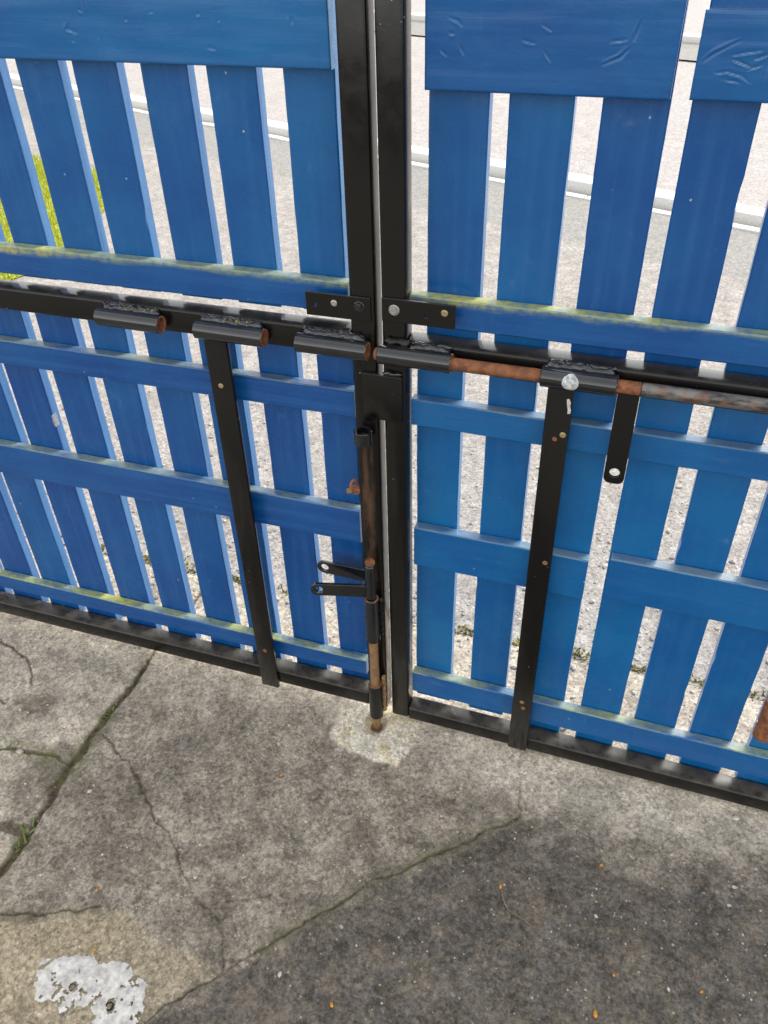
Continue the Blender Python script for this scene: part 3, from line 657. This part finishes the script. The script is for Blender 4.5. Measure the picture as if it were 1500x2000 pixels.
# ---- right leaf: steel frame
box('frame_post', 0.0035, 0.0455, BK, -0.003, 0.018, 1.86, 'steel', RL, 0.0055, 3)
box('frame_post', 1.42, 1.46, BK, -0.003, 0.018, 1.86, 'steel', RL, 0.0055, 3)
box('frame_bar', 0.0456, 1.4199, BK, -0.0025, 0.971, 1.0155, 'steel', RL, 0.004, 3)
box('frame_bar', 0.0456, 1.4199, BK, -0.0025, 0.0165, 0.0545, 'bottom', RL, 0.004, 3)
box('frame_bar', 0.0456, 1.4199, BK, -0.0025, 1.80, 1.845, 'steel', RL, 0.004, 3)
box('strap', 0.2925, 0.3355, -0.0555, -0.0452, 0.022, 0.982, 'steel', RL, 0.002, 2)
up_r = [(.0691, .1591), (.1869, .2778), (.3154, .4046), (.4321, .5175), (.5556, .645), (.676, .762), (.793, .88), (.91, .996), (1.03, 1.115), (1.145, 1.23), (1.26, 1.345)]
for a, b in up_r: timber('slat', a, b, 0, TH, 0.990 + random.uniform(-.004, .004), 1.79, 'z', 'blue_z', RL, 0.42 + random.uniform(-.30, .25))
lo_r = [(.052, .136, .064), (.1833, .2659, .060), (.3145, .4003, .035), (.4375, .5225, .035), (.5543, .6396, .034), (.6706, .7553, .035), (.790, .875, .035), (.906, .99, .035), (1.02, 1.105, .035), (1.135, 1.22, .035), (1.25, 1.335, .035)]
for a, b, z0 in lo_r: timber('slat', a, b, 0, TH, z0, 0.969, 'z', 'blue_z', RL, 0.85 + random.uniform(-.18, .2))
for x0, x1, z0, z1, al, az, tn in ((.0485, 1.41, 1.038, 1.0895, 0.8, 1.085, .25), (.0485, 1.41, .839, .893, .12, None, .75), (.054, .4015, .4985, .5985, .15, None, .8), (.441, 1.41, .513, .6145, .15, None, .6), (.050, 1.41, .097, .164, .75, None, .6)):
    timber('cross_rail', x0, x1, -0.024, -0.0006, z0, z1, 'x', 'blue_x', RL, tn, al, az)
GR1 = [[(0.104, 1.485), (0.116, 1.481), (0.122, 1.475)], [(0.104, 1.467), (0.111, 1.466)], [(0.092, 1.448), (0.101, 1.439)], [(0.12, 1.454), (0.125, 1.441)], [(0.228, 1.48), (0.244, 1.471)], [(0.204, 1.461), (0.222, 1.457)], [(0.235, 1.449), (0.244, 1.436)], [(0.354, 1.489), (0.349, 1.472), (0.347, 1.463)], [(0.317, 1.461), (0.339, 1.464)], [(0.344, 1.456), (0.333, 1.444), (0.311, 1.435)]]
GR2 = [[(0.475, 1.467), (0.446, 1.451), (0.435, 1.442)], [(0.469, 1.45), (0.486, 1.454), (0.502, 1.456)], [(0.47, 1.446), (0.482, 1.442), (0.493, 1.438)], [(0.49, 1.435), (0.506, 1.44)], [(0.452, 1.429), (0.467, 1.432), (0.484, 1.428), (0.498, 1.419)], [(0.495, 1.446), (0.51, 1.452)], [(0.464, 1.423), (0.486, 1.42)]]
gouged_board('top_board', .0695, .4035, -0.024, -0.0006, 1.396, 1.590, GR1, RL, 0.45, 5)['label'] = 'board with curved gouges across the first three right slats'
gouged_board('top_board', .4275, .9, -0.024, -0.0006, 1.3975, 1.4985, GR2, RL, 0.6, 7)['label'] = 'deeply gouged board at the right edge'
# slide-bolt guides
for i, (a, b) in enumerate(((.004, .132), (.281, .400))):
    t = hollow_tube('bolt_guide', (a, TY, TZ - .002), (b, TY, TZ - .002), RO, RI, 'tube', 'rust', RL)
    lumpy('weld_bead', ((a + .05 if i == 0 else a + .004, BK - .006, TZ + .0125), (b - .006, BK - .006, TZ + .0125)), 0.0075, 'tube', t, 25 + i * 9)
    lumpy('weld_bead', ((a + .06 if i == 0 else a + .006, BK - .003, TZ + .018), (b - .004, BK - .003, TZ + .018)), 0.0042, 'tube', t, 65 + i * 9)
    if i == 0: lumpy('weld_bead', ((a + .004, BK - .005, TZ + .0165), (a + .052, BK - .005, TZ + .0165)), 0.0065, 'tube_rusty', t, 91, 0.5)
    else:
        me = bpy.data.meshes.new('d'); vs_ = [(0, 0, 0)]; fs = []; N = 26; vs_ = []
        for r in (0.0, .5, .85, 1.0):
            for k in range(N):
                a_ = 2 * math.pi * k / N; rr = .0132 * r * (1 + .10 * mnoise.noise((math.cos(a_) * 2, math.sin(a_) * 2, 3)))
                dx, dz = rr * math.cos(a_), rr * math.sin(a_) * 1.0
                zz = dz + .002; yy = -math.sqrt(max(0, (RO + .0014 * (1 - r ** 6)) ** 2 - min(zz, RO * .98) ** 2)) if abs(zz) < RO else -.003
                vs_.append((.329 + dx, TY + yy - .0002 - .0008 * abs(mnoise.noise((dx * 300, dz * 300, 1))), TZ - .002 + zz))
        for j in range(3):
            for k in range(N): fs.append((j * N + k, j * N + (k + 1) % N, (j + 1) * N + (k + 1) % N, (j + 1) * N + k))
        me.from_pydata(vs_, [], fs); me.update(); link('dropping', me, 'dropping', t, True)['label'] = 'round white bird dropping on the guide pipe'
br = plate_outline('bracket', rrect(.006, .1315, 1.050, 1.0905, (.001, .001, .001, .001)), [circ(.083, 1.0665, .0032, 12)], BK - .0048, BK - .0006, 'steel', RL)
screw('screw', .114, BK - .005, 1.0765, .0058, 'brass', br); hexbolt('bolt_head', .028, BK - .0048, 1.0715, .0065, .006, 'zinc', br)
sp_ = box('stop_plate', -.034, .0405, BK - .0075, BK - .0005, .857, .948, 'steel', RL, .0015, 2)
lumpy('weld_bead', ((.004, BK - .003, .9515), (.040, BK - .003, .9525)), .0045, 'tube', sp_, 95)
st = [o for o in RL.children if o.name.startswith('strap')][0]
for x, z, m, r in ((.326, .887, 'brass', .0054), (.3135, .877, 'rust', .0042), (.324, .601, 'rust_dark', .005), (.313, .190, 'rust_dark', .005), (.317, .171, 'rust', .005)): screw('screw', x, -0.0556, z, r, m, st)
drip = [(.325, .956), (.329, .957), (.3325, .950), (.332, .944), (.334, .936), (.3335, .930), (.329, .929), (.3285, .937), (.3265, .946)]
plate_outline('dropping', drip, [], -.0566, -.0556, 'white', st, None, .0002)
# rusty drop-bolt pipe clipped to the leaf near the frame edge
pp = hollow_tube('rusty_pipe', (.800, -.020, .335), (.800, -.020, .225), .0185, .014, 'rust', 'rust', RL)
link('clip', rod_mesh((.779, -.020, .268), (.822, -.020, .263), .0045, 12), 'white', pp)

# ================================================================== BOLTS (they slide in their guides, so they are things of their own)
sb = empty('slide_bolt', (.2, TY, TZ - .002)); tag(sb, 'long rusty round bar slid through the two pipe guides of the right leaf', 'bolt')
def sub(o, root): o.parent = root; o.matrix_parent_inverse = root.matrix_basis.inverted(); return o
sub(link('rusty_bar', rod_mesh((-.004, TY, TZ - .003), (.437, TY, TZ - .003), .0106, 28, .0015, .0003), 'rust'), sb)
sub(link('painted_bar', rod_mesh((.4372, TY, TZ - .003), (1.30, TY, TZ - .004), .0112, 28, .001, .0002), 'rod'), sb)
lv = sub(plate_outline('padlock_lever', rrect(.4025, .4365, .811, .9865, (.012, .012, .0005, .0005)), [circ(.4195, .833, .0088, 22)], TY - .003, TY + .003, 'steel', None), sb)
lv['label'] = 'black flat lever with a padlock hole hanging from the bar'
db = empty('drop_bolt', (BX, BY, .0)); tag(db, 'rusty vertical drop bolt with a black padlock tab, standing in the ground socket', 'bolt')
sub(link('bar', rod_mesh((BX, BY, -.045), (BX, BY, .2915), .0104, 26, .0012, .0002), 'rust_dark'), db)
sub(link('bar_top', rod_mesh((BX, BY, .4195), (BX, BY, .512), .0108, 26, .0022, .0003), 'tube'), db)
sub(link('rusty_end', rod_mesh((BX, BY, .5121), (BX, BY, .526), .0106, 26, .004), 'rust'), db)
R25 = Matrix.Translation((BX, BY, 0)) @ Matrix.Rotation(rad(14), 4, 'Z') @ Matrix.Translation((-BX, -BY, 0))
sub(plate_outline('padlock_tab', rrect(BX - .130, BX - .008, .4230, .4550, (.0156, .002, .002, .0156)), [circ(BX - .1115, .439, .0090)], BY - .004, BY + .004, 'tube', None, R25), db)
# socket pipe
so = hollow_tube('socket_pipe', (BX, BY, -.06), (BX, BY - .001, -.017), .0152, .0125, 'rod', 'rust_dark', None)
tag(so, 'short steel pipe set in the mortar pad, receiving the drop bolt', 'socket')

# ================================================================== SMALL THINGS ON THE GROUND
PP = [(-0.448, -0.844), (-0.454, -0.831), (-0.456, -0.816), (-0.458, -0.799), (-0.449, -0.792), (-0.433, -0.786), (-0.422, -0.777), (-0.404, -0.771), (-0.389, -0.764), (-0.368, -0.756), (-0.357, -0.764), (-0.347, -0.764), (-0.334, -0.758), (-0.312, -0.751), (-0.294, -0.753), (-0.276, -0.763), (-0.253, -0.769), (-0.241, -0.778), (-0.233, -0.801), (-0.224, -0.812), (-0.225, -0.835), (-0.222, -0.844), (-0.22, -0.875), (-0.30, -0.90), (-0.309, -0.849), (-0.321, -0.842), (-0.318, -0.826), (-0.329, -0.837), (-0.333, -0.845), (-0.345, -0.848), (-0.353, -0.856), (-0.369, -0.861), (-0.379, -0.859), (-0.384, -0.85), (-0.402, -0.852), (-0.419, -0.859), (-0.435, -0.85)]
def ground_z(x, y):
    i = int(np.clip(round((x - GX0) / STEP), 0, NX - 1)); j = int(np.clip(round((y - GY0) / STEP), 0, NY - 1)); return float(H[i, j])
# flaking splash of white paint: a skin that follows the ground, with pinholes
S2 = 0.0022; ax = np.arange(-.48, -.20, S2); ay = np.arange(-.91, -.735, S2); PX, PY = np.meshgrid(ax, ay, indexing='ij')
s_ = sdf(PX + (vnoise(PX, PY, 70, 201) - .5) * .012 + (vnoise(PX, PY, 210, 204) - .5) * .005, PY + (vnoise(PX, PY, 70, 202) - .5) * .012, PP)
keep = (s_ < 0) & (fbm(PX, PY, 95, 203, 3) > .31 + .16 * np.exp(s_ / .006))
for hx, hy, r in ((-.374, -.819, .0085), (-.290, -.822, .009), (-.285, -.831, .007)): keep &= np.hypot(PX - hx, PY - hy) > r
vs_, fs, vid = [], [], {}
def pv(i, j):
    if (i, j) not in vid:
        vid[(i, j)] = len(vs_); x, y = float(ax[i]), float(ay[j]); vs_.append((x, y, ground_z(x, y) + .0022 * min(1, max(.25, -s_[i, j] / .006)) + .0007))
    return vid[(i, j)]
for i in range(len(ax) - 1):
    for j in range(len(ay) - 1):
        if keep[i, j]: fs.append((pv(i, j), pv(i + 1, j), pv(i + 1, j + 1), pv(i, j + 1)))
me = bpy.data.meshes.new('paint'); me.from_pydata(vs_, [], fs); me.update()
tag(link('paint_splash', me, 'white', None, True), 'splash of dried white paint on the yellowish concrete corner', 'paint')
for hx, hy, lab in ((-.374, -.819, 'small broken metal pipe end in the left hole of the paint splash'), (-.289, -.825, 'jagged dark stub in the right hole of the paint splash')):
    z = ground_z(hx, hy)
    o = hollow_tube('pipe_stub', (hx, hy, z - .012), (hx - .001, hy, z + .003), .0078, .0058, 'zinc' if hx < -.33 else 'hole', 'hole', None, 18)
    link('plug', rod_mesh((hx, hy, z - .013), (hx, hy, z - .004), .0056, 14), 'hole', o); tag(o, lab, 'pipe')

def pebble_verts(x, y, z, r, flat, seed):
    bm = bmesh.new(); bmesh.ops.create_icosphere(bm, subdivisions=1, radius=1)
    rot = Matrix.Rotation(random.uniform(0, 6.28), 3, 'Z'); vs_ = []
    for v in bm.verts:
        c = v.co * (1 + .35 * mnoise.noise(v.co * 1.6 + Vector((seed, 0, 0)))); c = rot @ Vector((c.x * r * 1.25, c.y * r * .85, c.z * r * flat)); vs_.append((x + c.x, y + c.y, z + c.z))
    f = [tuple(v.index for v in fc.verts) for fc in bm.faces]; bm.free(); return vs_, f
vs_, fs = [], []
rs = np.random.RandomState(17)
for k in range(940):     # loose grit in front of the gate
    if k < 500: x, y = rs.uniform(-1.25, .95), -abs(rs.normal(0, .11)) + .02
    elif k < 760: x, y = rs.uniform(-1.3, -.68), rs.uniform(-.70, .0)
    else: x, y = rs.uniform(-.7, 1.1), rs.uniform(-.95, .0)
    r = min(.0052, .0011 + rs.exponential(.0011)); a, f = pebble_verts(x, y, ground_z(x, y) + r * .25, r, .7, k); b = len(vs_); vs_ += a; fs += [tuple(i + b for i in q) for q in f]
for k in range(3200):     # and behind it
    x, y = rs.uniform(-1.9, 1.4), .02 + abs(rs.normal(0, .8))
    if y > 3.0: continue
    r = min(.009, .0016 + rs.exponential(.0022)); z = ground_z(x, y) if y < .28 and GX0 < x < GX1 else -.002
    a, f = pebble_verts(x, y, z + r * .25, r, .7, k); b = len(vs_); vs_ += a; fs += [tuple(i + b for i in q) for q in f]
me = bpy.data.meshes.new('grit'); me.from_pydata(vs_, [], fs); me.update()
tag(link('grit', me, 'pebble'), 'loose grit and small stones scattered on both sides of the gate', 'grit', kind='stuff')
def stone(name, x, y, r, mat, lab, cat, grp, flat=.8):
    a, f = pebble_verts(0, 0, 0, r, flat, x * 50); bm = bmesh.new(); v = [bm.verts.new(p) for p in a]; [bm.faces.new([v[i] for i in q]) for q in f]
    bmesh.ops.subdivide_edges(bm, edges=list(bm.edges), cuts=1, use_grid_fill=True, smooth=.6); o = link(name, bm_mesh(bm), mat, None, True)
    o.location = (x, y, ground_z(x, y) + r * flat * .7); return tag(o, lab, cat, grp)
for x, y, r, lab in ((.100, -.695, .0058, 'orange seed on the tarmac patch, nearest the cracked diagonal edge'), (.560, -.562, .0066, 'largest orange seed, at the bottom right of the tarmac'),
                     (.347, -.381, .0052, 'reddish orange seed beside the long curved twig'), (-.440, -.643, .0042, 'small orange seed on the dark concrete above the white paint'),
                     (-.375, -.747, .0045, 'orange seed just above the white paint splash'), (.537, -.271, .0042, 'tiny orange seed near the top edge of the tarmac'),
                     (.584, -.484, .0040, 'yellow seed between the two right-hand seeds on the tarmac'), (.740, -.463, .0040, 'rightmost yellow seed on the tarmac'), (-.189, -.277, .0042, 'orange seed alone on the mottled slab left of the mortar pad')):
    stone('seed', x, y, r * .85, 'orange', lab, 'seed', 'orange seeds on the ground')
for x, y, r, lab in ((.143, -.049, .0075, 'pale pebble just right of the mortar pad under the gate'), (.80, -.075, .0072, 'pale flat pebble under the right leaf near the frame edge'), (-.82, -.405, .009, 'pale pebble on the rough slab left of the weedy joint')):
    stone('pebble', x, y, r, 'white' if r < .0074 else 'pebble', lab, 'pebble', 'pale pebbles')
def twig(pts, r, lab):
    P = [Vector((x, y, ground_z(x, y) + .0022)) for x, y in pts]; Q_ = []
    for i in range(len(P) - 1):
        for k in range(4): Q_.append(P[i].lerp(P[i + 1], k / 4) + Vector((random.uniform(-.0007, .0007),) * 2 + (random.uniform(0, .0012),)))
    Q_.append(P[-1]); vs_, fs = [], []
    for i, p in enumerate(Q_):
        d = (Q_[min(i + 1, len(Q_) - 1)] - Q_[max(0, i - 1)]).normalized(); u = d.cross(Vector((0, 0, 1))).normalized(); w = u.cross(d); rr = r * (1 - .5 * i / len(Q_))
        for k in range(6): a = math.pi * k / 3; vs_.append(p + (u * math.cos(a) + w * math.sin(a)) * rr)
    for i in range(len(Q_) - 1):
        for k in range(6): fs.append((i * 6 + k, i * 6 + (k + 1) % 6, (i + 1) * 6 + (k + 1) % 6, (i + 1) * 6 + k))
    fs += [tuple(range(6))[::-1], tuple((len(Q_) - 1) * 6 + k for k in range(6))]
    me = bpy.data.meshes.new('twig'); me.from_pydata(vs_, [], fs); me.update(); tag(link('twig', me, 'twig'), lab, 'twig', 'dry twigs on the ground')
twig([(.352, -.388), (.357, -.405), (.369, -.422), (.391, -.430), (.421, -.440)], .0013, 'longer curved dry twig on the dark tarmac')
twig([(.180, -.292), (.195, -.294), (.206, -.305), (.209, -.335)], .0009, 'thin hooked dry stem on the slab above the cracked edge')
def weed(x, y, n, size, lab, spread=.012):
    root = empty('weed', (x, y, ground_z(x, y) - .004)); tag(root, lab, 'weed', 'weeds in the slab joint')
    for k in range(n):
        a = random.uniform(0, 6.283); L = .72 * size * random.uniform(.6, 1.15); w = .0022 * random.uniform(.7, 1.3); ox, oy = random.gauss(0, spread * .5), random.gauss(0, spread * 1.3)
        vs_, fs = [], []; tilt = random.uniform(.35, 1.1)
        for i in range(5):
            t = i / 4; h = L * (t * math.cos(tilt) + .35 * t * (1 - t)); d = L * t * math.sin(tilt); ww = w * (1 - t ** 2) + .0003
            cx, cy = ox + d * math.cos(a), oy + d * math.sin(a); vs_ += [(cx - ww * math.sin(a), cy + ww * math.cos(a), h), (cx + ww * math.sin(a), cy - ww * math.cos(a), h)]
        for i in range(4): fs.append((2 * i, 2 * i + 1, 2 * i + 3, 2 * i + 2))
        me = bpy.data.meshes.new('leaf'); me.from_pydata(vs_, [], fs); me.update(); link('leaf', me, 'weed', root)
weed(-.687, -.235, 16, .030, 'tuft of grass standing highest in the slab joint, nearest the gate')
weed(-.673, -.335, 12, .022, 'small pale weed in the middle of the slab joint')
weed(-.668, -.588, 14, .034, 'leafy green weed low in the joint at the left edge of the picture')
weed(-.790, -.400, 8, .014, 'tiny moss-like weed in the side crack left of the joint')
